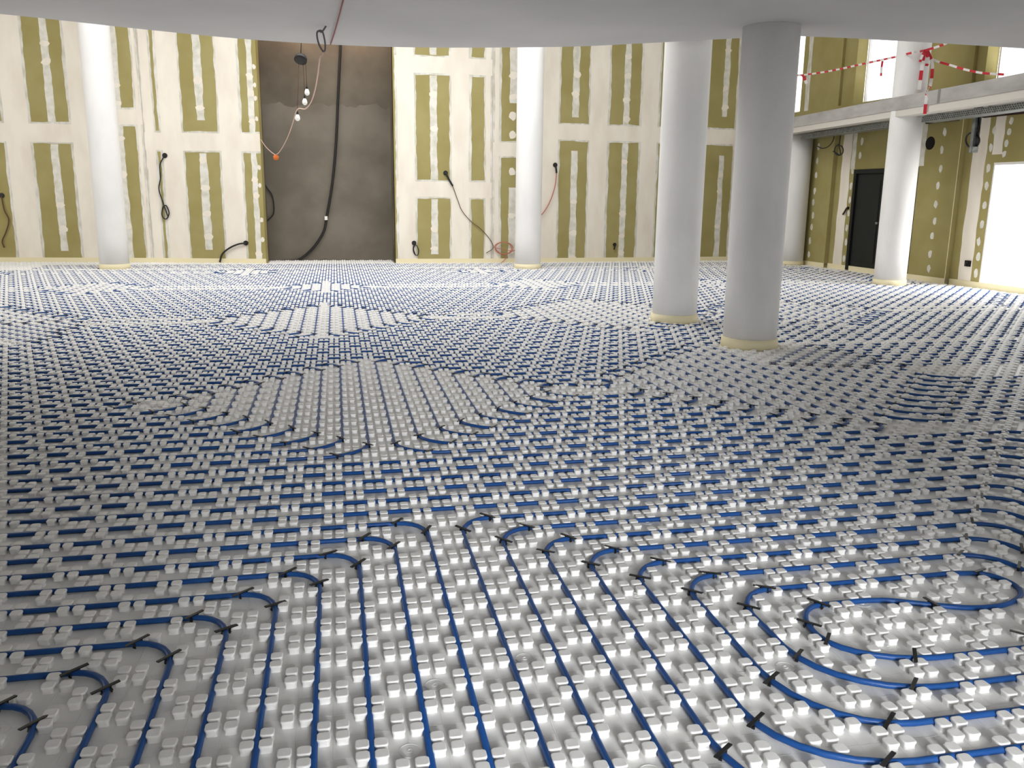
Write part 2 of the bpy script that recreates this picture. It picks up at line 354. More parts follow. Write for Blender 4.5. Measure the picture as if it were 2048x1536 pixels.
# door
def fbox(name, fc, u0, u1, z0, z1, d0, d1, mat, parent=None):
    v = [fc.p(u, z, d) for d in (d1, d0) for u, z in ((u0, z0), (u1, z0), (u1, z1), (u0, z1))]
    return mesh(name, v, [(0, 1, 2, 3), (7, 6, 5, 4), (0, 4, 5, 1), (1, 5, 6, 2), (2, 6, 7, 3), (3, 7, 4, 0)], mat, parent)
dr = fbox('door_1', RW, ru(1.5), ru(3.40), 0.02, 2.045, -0.1, -0.02, M['door']); dr['kind'] = 'structure'
for a, b in ((1.5, 1.58), (3.32, 3.40)): fbox('door_frame', RW, ru(a), ru(b), 0.02, 2.045, -0.1, 0.035, M['door'], dr)
fbox('door_frame', RW, ru(1.58), ru(3.32), 1.965, 2.045, -0.1, 0.035, M['door'], dr)
for a, b in ((1.62, 2.42), (2.48, 3.28)):
    lf = fbox('door_leaf', RW, ru(a), ru(b), 0.06, 1.94, -0.05, 0.0, M['door'], dr)
    fbox('door_panel', RW, ru(a) + 0.1, ru(b) - 0.1, 0.2, 1.82, -0.02, 0.012, M['door'], lf)
fbox('door_handle', RW, ru(2.33), ru(2.39), 0.98, 1.02, 0.0, 0.05, M['galv'], dr)
# windows: one tall opening below, three above the gallery
for k, (u0, u1, z0, z1, cross) in enumerate(((5.05, 7.3, 0.04, 2.07, 0.0), (-1.27, -0.67, 3.36, 5.6, -0.1), (1.12, 2.93, 3.36, 5.6, -0.3), (4.56, 7.3, 3.36, 5.6, -0.3))):
    d0, d1 = cross - 0.07, cross - 0.012
    wn = fbox('window_%d' % (k + 1), RW, ru(u0), ru(u1), z0, z0 + 0.035, d0, d1, M['frame']); wn['kind'] = 'structure'
    fbox('window_frame', RW, ru(u0), ru(u1), z1 - 0.04, z1, d0, d1, M['frame'], wn)
    for a in (u0, u1 - 0.03): fbox('window_frame', RW, ru(a), ru(a + 0.03), z0 + 0.035, z1 - 0.04, d0, d1, M['frame'], wn)
    fbox('window_pane', RW, ru(u0 + 0.03), ru(u1 - 0.03), z0 + 0.035, z1 - 0.04, d0 + 0.03, d0 + 0.035, M['glass'], wn)

# ---- remaining shell: side wall, wall behind the camera with its doorway, roof with a roof light
tag(box('wall_side', (-10.7, -10.5, YB - 0.2, 19.7, 0, ZT), M['white']), kind='structure')
wb = tag(box('wall_rear', (-10.5, 0.3, YB - 0.2, YB, 0, ZT), M['white']), kind='structure')
box('wall_run', (1.78, 11.5, YB - 0.2, YB, 0, ZT), M['white'], wb); box('wall_run', (0.3, 1.78, YB - 0.2, YB, 2.6, ZT), M['white'], wb)
wpq = tag(box('wall_added_passage', (0.1, 0.3, -5.0, YB, 0, 2.6), M['white']), kind='structure')  # unseen passage, added to narrow the daylight coming from behind
box('wall_run', (1.78, 1.98, -5.0, YB, 0, 2.6), M['white'], wpq); box('added_passage_roof', (0.1, 1.98, -5.0, YB - 0.2, 2.6, 2.7), M['white'], wpq)
roof = tag(box('ceiling_upper', (-10.7, -4.1, YB - 0.2, 20.0, ZT, ZT + 0.2), M['white']), kind='structure')
for b in ((5.1, 11.6, YB - 0.2, 20.0, ZT, ZT + 0.2), (-4.1, 5.1, YB - 0.2, 11.0, ZT, ZT + 0.2), (-4.1, 5.1, 16.2, 20.0, ZT, ZT + 0.2)): box('roof_run', b, M['white'], roof)
# mezzanine slab overhead with its curved edge
HS = 3.0
edge_px = [(0, 28), (125, 41), (300, 60), (500, 79), (700, 91), (850, 95), (1000, 95), (1150, 93), (1300, 86), (1430, 79)]
edge = [at_height(x, y, HS) for x, y in edge_px]
left_tail = [Vector((-10.5, 6.6, HS)), Vector((-8.5, 7.25, HS)), Vector((-6.5, 7.9, HS)), Vector((-4.6, 8.5, HS))]
right_tail = [Vector((4.28, 8.22, HS)), Vector((4.7, 8.12, HS)), Vector((6.0, 8.12, HS)), Vector((8.0, 8.2, HS)), Vector((11.0, 8.3, HS))]
curve = smooth_path(left_tail + edge + right_tail, 6)
poly = [(p.x, p.y) for p in curve] + [(11.3, YB), (-10.5, YB)]
v, f = prism_vf(poly[::-1], HS, HS + 0.32)
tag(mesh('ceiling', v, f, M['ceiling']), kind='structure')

# ---- gallery on the window side
bl = [(9.50, 18.93), (9.42, 16.75), (9.29, 14.75), (9.18, 13.3), (9.14, 12.36), (9.08, 11.3), (9.01, 10.34), (8.95, 9.4), (8.9, 8.35)]
def beam(name, off0, off1, z0, z1, mat, parent=None):
    v = []; f = []
    for x, y in bl:
        for o, z in ((off0, z0), (off1, z0), (off1, z1), (off0, z1)): v.append((x + o, y, z))
    for i in range(len(bl) - 1):
        for k in range(4): f.append((4 * i + k, 4 * i + (k + 1) % 4, 4 * i + 4 + (k + 1) % 4, 4 * i + 4 + k))
    f += [(3, 2, 1, 0), tuple(4 * (len(bl) - 1) + k for k in range(4))]
    return mesh(name, v, f, mat, parent)
gal = tag(beam('gallery_edge_beam', 0.0, 0.24, 2.905, 3.115, M['screed']), kind='structure')
beam('white_soffit_edge', 0.015, 0.26, 2.80, 2.905, material('cream_soffit', (0.60, 0.57, 0.52), 0.75, 0.2), gal)
v, f = prism_vf([(x + 0.2, y) for x, y in bl] + [(11.0, 8.35), (10.3, 18.93)], 2.93, 3.10); mesh('gallery_deck', v, f, M['screed'], gal)
for k in range(2):                               # two dark scrape marks across the beam
    y = 12.15 - 0.17 * k
    box('scrape_mark', (9.125, 9.15, y - 0.03, y + 0.03, 2.91, 3.112), material('damp_mark', (.22, .21, .2), .8, .2), gal)

# cable trays and battens under the gallery
def tray(name, y0, y1, xoff, z, label):
    def xb(y):
        for (x1, ya), (x2, yb_) in zip(bl, bl[1:]):
            if yb_ <= y <= ya: return x1 + (x2 - x1) * (ya - y) / (ya - yb_)
        return bl[-1][0]
    xa, xc = xb(y0) + xoff, xb(y1) + xoff
    o = empty(name, (xa, y0, z), label=label, cat='cable tray')
    d = Vector((xc - xa, y1 - y0, 0)); ln = d.length; d.normalize(); nn = Vector((-d.y, d.x, 0))
    if nn.x > 0: nn = -nn
    def bar(nm, a, b, w0, w1, z0, z1, mat):
        v = [d * s + nn * w + Vector((0, 0, zz)) for s in (a, b) for w, zz in ((w0, z0), (w1, z0), (w1, z1), (w0, z1))]
        return mesh(nm, v, [(0, 1, 2, 3), (7, 6, 5, 4), (0, 4, 5, 1), (1, 5, 6, 2), (2, 6, 7, 3), (3, 7, 4, 0)], mat, o)
    bar('tray_base', 0, ln, -0.12, 0.12, 0.0, 0.006, M['galv'])
    side = bar('tray_side', 0, ln, 0.12, 0.126, 0.0, 0.095, M['galv']); bar('tray_side', 0, ln, -0.126, -0.12, 0.0, 0.095, M['galv'])
    # punched slots along the visible side, joined: too many to pick apart
    v = []; f = []; s = 0.05
    while s < ln - 0.05:
        for zz in (0.02, 0.048, 0.076):
            b0 = len(v); s2 = s + (0.02 if zz > .04 and zz < .06 else 0)
            v += [d * (s2 + a) + nn * 0.1275 + Vector((0, 0, zz + b)) for a, b in ((-.012, -.006), (.012, -.006), (.012, .006), (-.012, .006))]; f.append((b0, b0 + 1, b0 + 2, b0 + 3))
        s += 0.05
    sl = mesh('punched_slot', v, f, M['dark'], o); sl['kind'] = 'stuff'
    s = 0.4
    while s < ln:
        bar('hanger', s - 0.01, s + 0.01, -0.12, 0.126, 0.095, 0.108, M['galv']); s += 1.2
    return o
tray('cable_tray', 12.95, 8.4, 0.42, 2.695, 'perforated galvanised cable tray under the gallery nearest the tall window')
tray('cable_tray', 17.2, 13.75, 0.42, 2.695, 'galvanised cable tray under the gallery between corner column and tape-hung column')
for u0, u1, z, fr, lab in ((-0.5, 0.1, 2.79, 0.1, 'short dark brown batten on the wall top by the corner column'), (0.95, 2.1, 2.80, 0.0, 'dark brown batten on the wall top above the black door'), (3.55, 4.3, 2.79, 0.1, 'dark brown batten on the wall top beside the tape-hung column'), (4.75, 5.6, 2.80, 0.0, 'dark brown batten on the wall top above the tall window')):
    o = fbox('batten', RW, ru(u0), ru(u1), z, z + 0.07, fr + 0.002, fr + 0.06, M['rust']); tag(o, lab, 'batten')

# ------------------------------------------------------------------ columns
COLS = [(4.02, 7.79, HS, 'thick white round column nearest the camera, meeting the slab overhead'), (3.93, 9.54, ZT, 'white round column just behind the nearest one'),
        (3.81, 17.08, ZT, 'slim-looking white column before the back wall, beside the red wire coil'), (-4.14, 17.53, ZT, 'white column before the plasterboard wall, leftmost of all columns'),
        (9.45, 13.33, ZT, 'white column hung with red and white tape, in front of the black door'), (9.96, 17.62, 2.92, 'white column in the far corner, half hidden behind the nearest column')]
for x, y, zt, lab in COLS:
    c = empty('column', (x, y, 0), label=lab, cat='column', group='round white columns', kind='thing')
    v, f = lathe_vf([(0.262, 0.0), (0.262, 0.6), (0.262, 1.6), (0.262, zt)], 48); mesh('shaft', v, f, M['plaster'], c, True)
    v, f = lathe_vf([(0.262, 0.001), (0.274, 0.001), (0.276, 0.05), (0.274, 0.10), (0.262, 0.103)], 48); mesh('foam_ring', v, f, M['foam'], c, True)

# ------------------------------------------------------------------ heating pipes
PR, PZ = 0.0097, 0.0101
ARCS = []                                   # grid points along every bend: the studs in the way of a bend are cut off
CR = 0.292
def incol(p): return any((p.x - c[0]) ** 2 + (p.y - c[1]) ** 2 < CR * CR for c in COLS)
def crossings(p, q):
    out = []
    d = q - p; a = d.x * d.x + d.y * d.y
    if a < 1e-12: return out
    for cx, cy, _, _ in COLS:
        ex, ey = p.x - cx, p.y - cy; b = 2 * (ex * d.x + ey * d.y); c = ex * ex + ey * ey - CR * CR; D = b * b - 4 * a * c
        if D > 0:
            for t in ((-b - math.sqrt(D)) / (2 * a), (-b + math.sqrt(D)) / (2 * a)):
                if 0 < t < 1: out.append(t)
    return sorted(out)
class Pipe:
    def __init__(s, label, group=None):
        s.label = label; s.group = group; s.v = []; s.f = []; s.clips = []; s.arcs_new = []
    def run(s, pts, clips=True, seg=8):
        """pts: list of (X, Y, r_in, r_out) grid corners; r = how far before / after the corner the bend starts"""
        path = []
        n = len(pts)
        for i, q in enumerate(pts):
            p = Vector((q[0], q[1]))
            if i in (0, n - 1) or len(q) < 4: path.append(p); continue
            a = Vector(pts[i - 1][:2]); b = Vector(pts[i + 1][:2])
            da, db = (a - p), (b - p); la, lb = da.length, db.length
            if la < 1e-6 or lb < 1e-6: continue
            da /= la; db /= lb
            r0, r1 = min(q[2], la * 0.49 if i > 1 else la), min(q[3], lb * 0.49 if i < n - 2 else lb)
            s0, s1 = p + da * r0, p + db * r1
            k = 0.58
            c0, c1 = s0 - da * (r0 * k), s1 - db * (r1 * k)
            m = 7
            arc = []
            for j in range(m + 1):
                t = j / m; arc.append(s0 * (1 - t) ** 3 + c0 * (3 * t * (1 - t) ** 2) + c1 * (3 * t * t * (1 - t)) + s1 * t ** 3)
            path += [Vector((v_.x, v_.y, 0.0045 * math.sin(PI * j_ / m))) for j_, v_ in enumerate(arc)]
            for j in range(29):
                t = j / 28; s.arcs_new.append(s0 * (1 - t) ** 3 + c0 * (3 * t * (1 - t) ** 2) + c1 * (3 * t * t * (1 - t)) + s1 * t ** 3)
            if clips:
                out = -(da + db); out.normalize()
                for c in (arc[1], arc[-2]): s.clips.append((c, out))
        P3 = []
        for p in path:
            w = W(p.x, p.y, PZ + (p.z if len(p) > 2 else 0.0))
            if P3 and (w - P3[-1]).length < 1e-5: continue
            P3.append(w)
        for a_ in s.arcs_new: ARCS.append(a_)
        s.arcs_new = []
        pieces = [[]]
        for p_, q_ in zip(P3, P3[1:] + [None]):
            if not incol(p_): pieces[-1].append(p_)
            elif pieces[-1]: pieces.append([])
            if q_ is None: break
            ts = crossings(p_, q_)
            for t_ in ts:
                c_ = p_.lerp(q_, t_)
                pieces[-1].append(c_)
                if not incol(p_.lerp(q_, t_ + 1e-4)): continue
                pieces.append([])
        near = min((p.x ** 2 + p.y ** 2) for p in P3) < 30
        for pc in pieces:
            if len(pc) > 1:
                v, f = tube_vf(pc, PR, 10 if near else 6, v0=len(s.v)); s.v += v; s.f += f
    def build(s, far=False):
        xs = [p for p in s.v]
        c = Vector((sum(p.x for p in xs) / len(xs), sum(p.y for p in xs) / len(xs), 0))
        o = empty('heating_pipe', c, label=s.label, cat='pipe', group=s.group)
        mesh('pipe_run', [p - c for p in s.v], s.f, M['pipe'], o, True)
        seen = []
        for p, d in s.clips:
            w = W(p.x, p.y)
            if far or incol(w) or any((w - e).length < 0.05 for e in seen): continue
            px, py, z = to_pixel(w)
            if z < 0.3 or not (-60 < px < 2110 and py < 1600): continue
            seen.append(w)
            k = bpy.data.objects.new('clip', CLIP); C.objects.link(k); k.parent = o; k.location = w - c
            k.rotation_euler = (random.uniform(-.08, .08), random.uniform(-.1, .1), math.atan2(d.y, d.x) + random.uniform(-.22, .22))
        return o
# a staple clip: flat bar over the pipe with two barbed legs
bm = bmesh.new()
def bbox(bm, b):
    v, f = box_vf(*b); vs = [bm.verts.new(p) for p in v]
    for q in f: bm.faces.new([vs[i] for i in q])
bbox(bm, (-0.042, 0.042, -0.006, 0.006, 0.0215, 0.0250))
for sx in (-1, 1):
    bbox(bm, (sx * 0.0135 - 0.002, sx * 0.0135 + 0.002, -0.005, 0.005, 0.001, 0.022))
    bbox(bm, (sx * 0.0165 - 0.002, sx * 0.0165 + 0.002, -0.003, 0.003, 0.004, 0.009))
CLIP = bpy.data.meshes.new('clip'); bm.to_mesh(CLIP); bm.free(); CLIP.materials.append(M['clip'])

def sample(q):
    for u, w in zip(q, q[1:]):
        for k in range(6): ARCS.append(Vector((u[0] + (w[0] - u[0]) * k / 6, u[1] + (w[1] - u[1]) * k / 6)))
def spiral(label, xl, xr, yb, yt, n, group, shift_right=True, rbl=4.5, rt=3.2, rbr=4.5, s_turn=None, feed=None, far=False, diag_left=None, diag_right=None):
    """a double spiral: nested columns and rows, two arms that meet in an S in the middle"""
    pp = Pipe(label, group)
    tl = (lambda i: yt - 3 * i) if shift_right else (lambda i: yt + 6 - 3 * i)
    tr = (lambda i: yt + 6 - 3 * i) if shift_right else (lambda i: yt - 3 * i)
    L_, R_, B_ = (lambda i: xl + 3 * i), (lambda i: xr - 3 * i), (lambda i: yb + 3 * i)
    def arm(i):
        """from the inner end of level i outwards"""
        pts = []
        while True:
            if shift_right:
                if diag_left: pts += diag_left(i)
                pts += [(L_(i), tl(i), rt, rt), (L_(i), B_(i), rbl, rbl), (R_(i), B_(i), rbr, rbr), (R_(i), tr(i), rt, rt)]
            else:
                pts += [(R_(i), tr(i), rt, rt), (R_(i), B_(i), rbr, rbr)]
                if diag_left: pts += diag_left(i)
                else: pts += [(L_(i), B_(i), rbl, rbl)]
                pts += [(L_(i), tl(i), rt, rt)]
            if i - 2 < 0:
                pts.append((feed if feed is not None else (xl - 0.8 if shift_right else xr + 0.8), (tr(i) if shift_right else tl(i)), 0, 0)); return pts
            i -= 2
    a, b = arm(n - 1), arm(n - 2)
    y1 = (tl(n - 1) if shift_right else tr(n - 1)); y2 = y1 + 3
    if shift_right: x0 = L_(n - 1); xe = R_(n - 1) - 3
    else: x0 = R_(n - 1); xe = L_(n - 1) + 3
    sg = 1 if shift_right else -1
    if s_turn: xm, xe = s_turn
    else: xm = x0 + sg * min(5, abs(xe - x0) * 0.4)
    xd = xm + sg * 4.5
    mid = [(xm, y1), (xm + sg * 1.5, y1 - 0.8), (xd - sg * 0.5, y1 - 2.4), (xd + sg * 1.5, y1 - 2.9), (xe - sg * 2.6, y1 - 2.5), (xe - sg * .7, y1 - 1.2), (xe, y1 + 0.4), (xe - sg * .7, y1 + 2.0), (xe - sg * 2.8, y2)]
    sm = [tuple(q) for q in smooth_path([Vector((x, y, 0)) for x, y in mid], 3)]
    pts = a[::-1] + [(x, y) for x, y, _ in sm] + b
    sample(sm)
    pp.run(pts, clips=not far)
    if not far:
        for q in (1, 4, 6): pp.clips.append((Vector(mid[min(q, len(mid) - 1)]), Vector((0.3, 1)).normalized()))
    return pp.build(far)

GA, GB, GC, GD = 'heating pipe spirals nearest the camera', 'heating pipe spirals of the middle row', 'heating pipe spirals of the third row', 'heating pipe spirals near the back wall'
# --- front row
p = Pipe('blue heating pipe spiral nearest the camera with an S-turn at its middle', GA)
lev = lambda k: (33 - 3 * k, 48 + 3 * k, 40 - 3 * k)          # left column, its top row, its bottom row (k counted outwards)
def front_arm(k):
    pts = []
    while k <= 7:
        x, t, b_ = lev(k)
        pts += [(x, t, 3.6, 3.6), (x, b_, 6, 7), (55 + 3 * k, b_, 9, 6), (55 + 3 * k, 54 + 3 * k, 4, 4)]
        k += 2
    return pts + [(-95, 54 + 3 * (k - 2))]
mid = [(39.4, 48), (41, 47.7), (43.5, 46.6), (46.2, 45.6), (49, 45.6), (51.4, 46.8), (52.2, 48.6), (51.2, 50.5), (48.5, 51)]
sm = [(q.x, q.y) for q in smooth_path([Vector((x, y, 0)) for x, y in mid], 4)]
sample(sm); p.run(front_arm(0)[::-1] + sm + front_arm(1), True)
for q, d in (((43.6, 46.5), (0.1, 1)), ((51.0, 50.6), (1, .6)), ((46.6, 41.2), (-1, .8))): p.clips.append((Vector(q), Vector(d).normalized()))
p.build()
p = Pipe('blue heating pipe rows bending down towards the doorway, left of the nearest spiral', GA)
for k in range(12):
    x = 9 - 3 * k
    p.run([(-70, 60 + x), (x, 60 + x, 3.2, 3.2), (x, 2)], True)
p.build()
# --- straight feed rows beyond the front spirals
ORD = ['first', 'second', 'third', 'fourth', 'fifth', 'sixth', 'seventh', 'eighth', 'ninth', 'tenth']
for k in range(4):
    r = 78 + 3 * k
    p = Pipe('%s straight blue pipe run beyond the nearest spirals, counted from the doorway' % ORD[k], 'straight feed pipes')
    p.run([(-95, r), (r + 1, r, 4, 4), (r + 1, r - 30)]); p.build()
# --- middle row
spiral('blue heating pipe spiral in the middle of the floor, left of the nearest column', 8, 71, 90, 147, 9, GB, True, rbl=5.0, rt=3.2, rbr=3.4, s_turn=(36.8, 44.2), feed=-110)
p = Pipe('blue heating pipe loops of the middle row, straight below the concrete niche', GB)
for k in range(9):
    x = 5 - 3 * k
    p.run([(-100, 147 - 3 * k), (x, 147 - 3 * k, 3.2, 3.2), (x, 90 + 3 * k, 5.0, 5.0), (-100, 90 + 3 * k)])
p.run([(-100, 120), (-26, 120, 1.2, 1.4), (-26, 117, 1.4, 3), (-100, 117)])
p.build()
p = Pipe('blue heating pipe loops with slanting ends, beside the nearest column on the window side', GB)
for k in range(9):
    x = 74 + 3 * k; bot = 93 + 3 * k
    if k == 0: top = [(74, 154)]
    elif k < 7:
        r = 153 - 3 * k; xe = 93 + k; top = [(x, r - (xe - x), 1.3, 1.3), (xe, r, 1.6, 1.6), (166 - 3 * k, r, 4, 4)]
    else: top = [(x, 153 - 3 * k, 3, 3), (166 - 3 * k, 153 - 3 * k, 4, 4)]
    p.run(top[::-1] + [(x, bot, 5, 8), (160 - 3 * k, bot)] if k == 0 else [(166 - 3 * k, bot)] + top[::-1] + [(x, bot, 5, 8), (166 - 3 * k, bot)])
p.build()
def xwall(Y): return (10.272 + (18.95 - (LY + S * Y)) * 0.0625 - LX) / S - 4
def straight_rows(rows, x0, x1, where, group):
    for k, r in enumerate(rows):
        p = Pipe('%s straight blue pipe run %s' % (ORD[k], where), group); p.run([(x0, r), (x1 or xwall(r), r)], False); p.build(True)
straight_rows(range(156, 172, 3), -130, None, 'between the middle and third spiral rows, counted from the doorway', 'straight feed pipes')
# --- third row
def dl(i):                                                    # 45 degree ends along the open diagonal of the studs
    x = -81 + 3 * i; b_ = 174 + 3 * i
    y = {0: 1, 1: 2, 2: 3, 3: 0}[(x + 200 - 2) % 4]
    yy = 199 + ((2 - (x + 199)) % 4)
    if yy > b_ + 1: return [(x + (yy - b_), b_, 1.5, 1.5), (x, yy, 1.5, 1.5)]
    return [(x, b_, 3, 3)]
spiral('blue heating pipe spiral of the third row with a slanting end, before the leftmost column', -81, -3, 174, 225, 8, GC, False, diag_left=dl)
spiral('blue heating pipe spiral of the third row, between niche front and second column', 0, 66, 174, 225, 8, GC, True)
spiral('blue heating pipe spiral of the third row, behind the two near columns', 69, 117, 174, 225, 8, GC, False)
spiral('blue heating pipe spiral of the third row, at the foot of the tall window', 120, 210, 174, 225, 8, GC, True)
straight_rows(range(234, 256, 3), -130, None, 'between the third and fourth spiral rows, counted from the doorway', 'straight feed pipes')
# --- fourth and fifth rows
for xl, xr, sh, lab in ((-138, -72, True, 'far blue heating pipe spiral by the leftmost stretch of plasterboard'), (-69, -3, False, 'far blue heating pipe spiral before the leftmost column'),
                        (0, 66, True, 'far blue heating pipe spiral before the niche and the slim column'), (69, 126, False, 'far blue heating pipe spiral behind the second column'), (129, 205, True, 'far blue heating pipe spiral before the black door')):
    spiral(lab, xl, xr, 258, 285, 4, GD, sh, far=True)
straight_rows(range(294, 313, 3), -130, None, 'between the fourth and last spiral rows, counted from the doorway', 'straight feed pipes')
for xl, xr, sh, lab in ((-117, -32, True, 'last blue heating pipe spiral along the wall beside the leftmost column'), (-29, 55, False, 'last blue heating pipe spiral in front of the niche'), (58, 126, True, 'last blue heating pipe spiral along the wall behind the second column'), (129, 201, False, 'last blue heating pipe spiral in the far corner by the half hidden column')):
    spiral(lab, xl, xr, 315, 333, 3, GD, sh, far=True)
straight_rows(range(345, 364, 3), -110, None, 'along the foot of the back wall, counted from the doorway', 'straight feed pipes')
# ------------------------------------------------------------------ studs of the insulation panels
def inside_floor(x, y):
    ok = (y > YB + 0.05) & (x > -10.4) & (x < 10.272 + (18.95 - y) * 0.0625 - 0.15)
    back = np.where(x < -3.72, 18.97 + (-3.72 - x) * 0.1003, np.where(x < -1.44, 18.97 - (x + 3.72) * 0.1535, np.where(x < 1.24, 19.44, np.where(x < 3.33, 18.5, 18.5 + (x - 3.33) * 0.0673))))
    ok &= y < back - 0.05
    ok &= ~((np.abs(x - -1.44) < 0.04) & (y > 18.55)) & ~((np.abs(x - 1.24) < 0.04) & (y > 18.4))
    for cx, cy, _, _ in COLS: ok &= (x - cx) ** 2 + (y - cy) ** 2 > 0.305 ** 2
    return ok
bx, by = np.meshgrid(np.arange(-207, 219, 2), np.arange(3, 393, 2))
keep = (((bx - 1) // 2 + (by - 1) // 2) % 2) == 1
bx, by = bx[keep], by[keep]
sx = np.concatenate([bx + d for d in (-.5, .5, -.5, .5)]); sy = np.concatenate([by + d for d in (-.5, -.5, .5, .5)])
wx, wy = LX + S * sx, LY + S * sy
ok = inside_floor(wx, wy); wx, wy = wx[ok], wy[ok]
zc = wx * FWD.x + wy * FWD.y - CAM_H * FWD.z
pxx = 1024 + F_PX * (wx * RIGHT.x + wy * RIGHT.y - CAM_H * RIGHT.z) / zc; pyy = 768 - F_PX * (wx * UP.x + wy * UP.y - CAM_H * UP.z) / zc
ok = (zc > 0.2) & (pxx > -150 - 2000 / zc) & (pxx < 2198 + 2300 / zc) & (pyy < 2300)
wx, wy, zc, pxx, pyy = (a[ok] for a in (wx, wy, zc, pxx, pyy))
def stud_shape(nc, prof):
    """rounded square with nc points per corner, swept through (half width, corner radius, z)"""
    rings = []
    for hw, rc, z in prof:
        ring = []
        for q, (cx, cy) in enumerate(((1, 1), (-1, 1), (-1, -1), (1, -1))):
            for k in range(nc):
                a = PI / 2 * (q + (k / (nc - 1) if nc > 1 else 0.5))
                ring.append((cx * (hw - rc) + rc * math.cos(a), cy * (hw - rc) + rc * math.sin(a), z))
        rings.append(ring)
    n = 4 * nc; v = [p for r in rings for p in r]; f = []
    for i in range(len(rings) - 1):
        for k in range(n): f.append((i * n + k, i * n + (k + 1) % n, (i + 1) * n + (k + 1) % n, (i + 1) * n + k))
    return np.array(v), f, tuple(range((len(rings) - 1) * n, len(rings) * n))
LOD0 = stud_shape(5, [(0.0176, 0.007, -0.001), (0.0164, 0.008, 0.004), (0.0170, 0.0088, 0.011), (0.0189, 0.0092, 0.0170), (0.0187, 0.0092, 0.0200), (0.0174, 0.0088, 0.0218), (0.0156, 0.0080, 0.0224)])
LOD1 = stud_shape(3, [(0.0166, 0.007, -0.001), (0.0170, 0.0088, 0.011), (0.0188, 0.0092, 0.0182), (0.0168, 0.0085, 0.0223)])
LOD2 = stud_shape(2, [(0.0168, 0.007, -0.001), (0.0186, 0.008, 0.0202), (0.0166, 0.008, 0.0223)])
def field(name, lod, xs, ys, parent):
    v, f, top = lod; nv = len(v); n = len(xs)
    V = np.tile(v, (n, 1)); off = np.repeat(np.stack([xs, ys, np.zeros(n)], 1), nv, 0); V = V + off
    quads = np.array(f); nq, nt = len(quads), len(top)
    base = (np.arange(n) * nv)[:, None]
    li = np.concatenate([(quads.reshape(1, -1) + base), (np.array(top)[None] + base)], 1).ravel()
    sizes = np.tile(np.array([4] * nq + [nt]), n); starts = np.concatenate([[0], np.cumsum(sizes)[:-1]])
    me = bpy.data.meshes.new(name); me.vertices.add(len(V)); me.vertices.foreach_set('co', V.ravel().astype(np.float32))
    me.loops.add(len(li)); me.loops.foreach_set('vertex_index', li.astype(np.int32))
    me.polygons.add(len(sizes)); me.polygons.foreach_set('loop_start', starts.astype(np.int32))
    sm = np.tile(np.array([True] * nq + [False]), n)
    me.materials.append(M['stud']); me.update(calc_edges=True); me.polygons.foreach_set('use_smooth', sm)
    me.validate(); me.update()
    o = link(name, me, parent); return o
hit = np.zeros(len(wx), bool)               # studs standing where a pipe bends through them
A_ = np.array([[LX + S * a.x, LY + S * a.y] for a in ARCS])
cell = {}
for i, (ax, ay) in enumerate(A_): cell.setdefault((int(ax // 0.1), int(ay // 0.1)), []).append((ax, ay))
for i in range(len(wx)):
    ci, cj = int(wx[i] // 0.1), int(wy[i] // 0.1)
    for di in (-1, 0, 1):
        for dj in (-1, 0, 1):
            for ax, ay in cell.get((ci + di, cj + dj), ()):
                if (wx[i] - ax) ** 2 + (wy[i] - ay) ** 2 < 0.0235 ** 2: hit[i] = True
wx, wy, zc, pxx, pyy = (a[~hit] for a in (wx, wy, zc, pxx, pyy))
order = np.argsort(zc)
infr = (pxx > 5) & (pxx < 2043) & (pyy < 1540)
near = [i for i in order if infr[i]][:300]
v, f, top = LOD0
sm_me = bpy.data.meshes.new('stud'); sm_me.from_pydata([tuple(p) for p in v], [], f + [top]); sm_me.materials.append(M['stud'])
sm_me.polygons.foreach_set('use_smooth', [True] * len(f) + [False])
for i in near:
    o = bpy.data.objects.new('stud', sm_me); C.objects.link(o); o.parent = floor; o.location = (wx[i], wy[i], 0)
rest = np.ones(len(wx), bool); rest[near] = False
for lod, lo, hi in ((LOD0, 0, 4.2), (LOD1, 4.2, 8.0), (LOD2, 8.0, 99)):
    m = rest & (zc >= lo) & (zc < hi)
    field('stud_field', lod, wx[m], wy[m], floor)['kind'] = 'stuff'
# round moulding marks in some of the empty squares of the panel film
marks = [(7, 43), (13, 45), (5, 37), (21, 45), (23, 52), (5, 61), (29, 66), (29, 41), (39, 48), (37, 42), (37, 66), (-3, 53), (-9, 61), (-17, 43), (45, 52), (49, 60), (17, 33), (31, 74), (53, 78), (43, 86), (59, 90)]
for X, Y in marks:
    v, f = lathe_vf([(0.030, 0.0), (0.030, 0.0016), (0.0275, 0.0016), (0.0275, 0.0004), (0.009, 0.0004), (0.009, 0.002), (0.005, 0.002), (0.0045, 0.0005)], 28)
    o = mesh('mould_mark', v, f, M['film'], floor, False); o.location = W(X, Y, 0.0003)

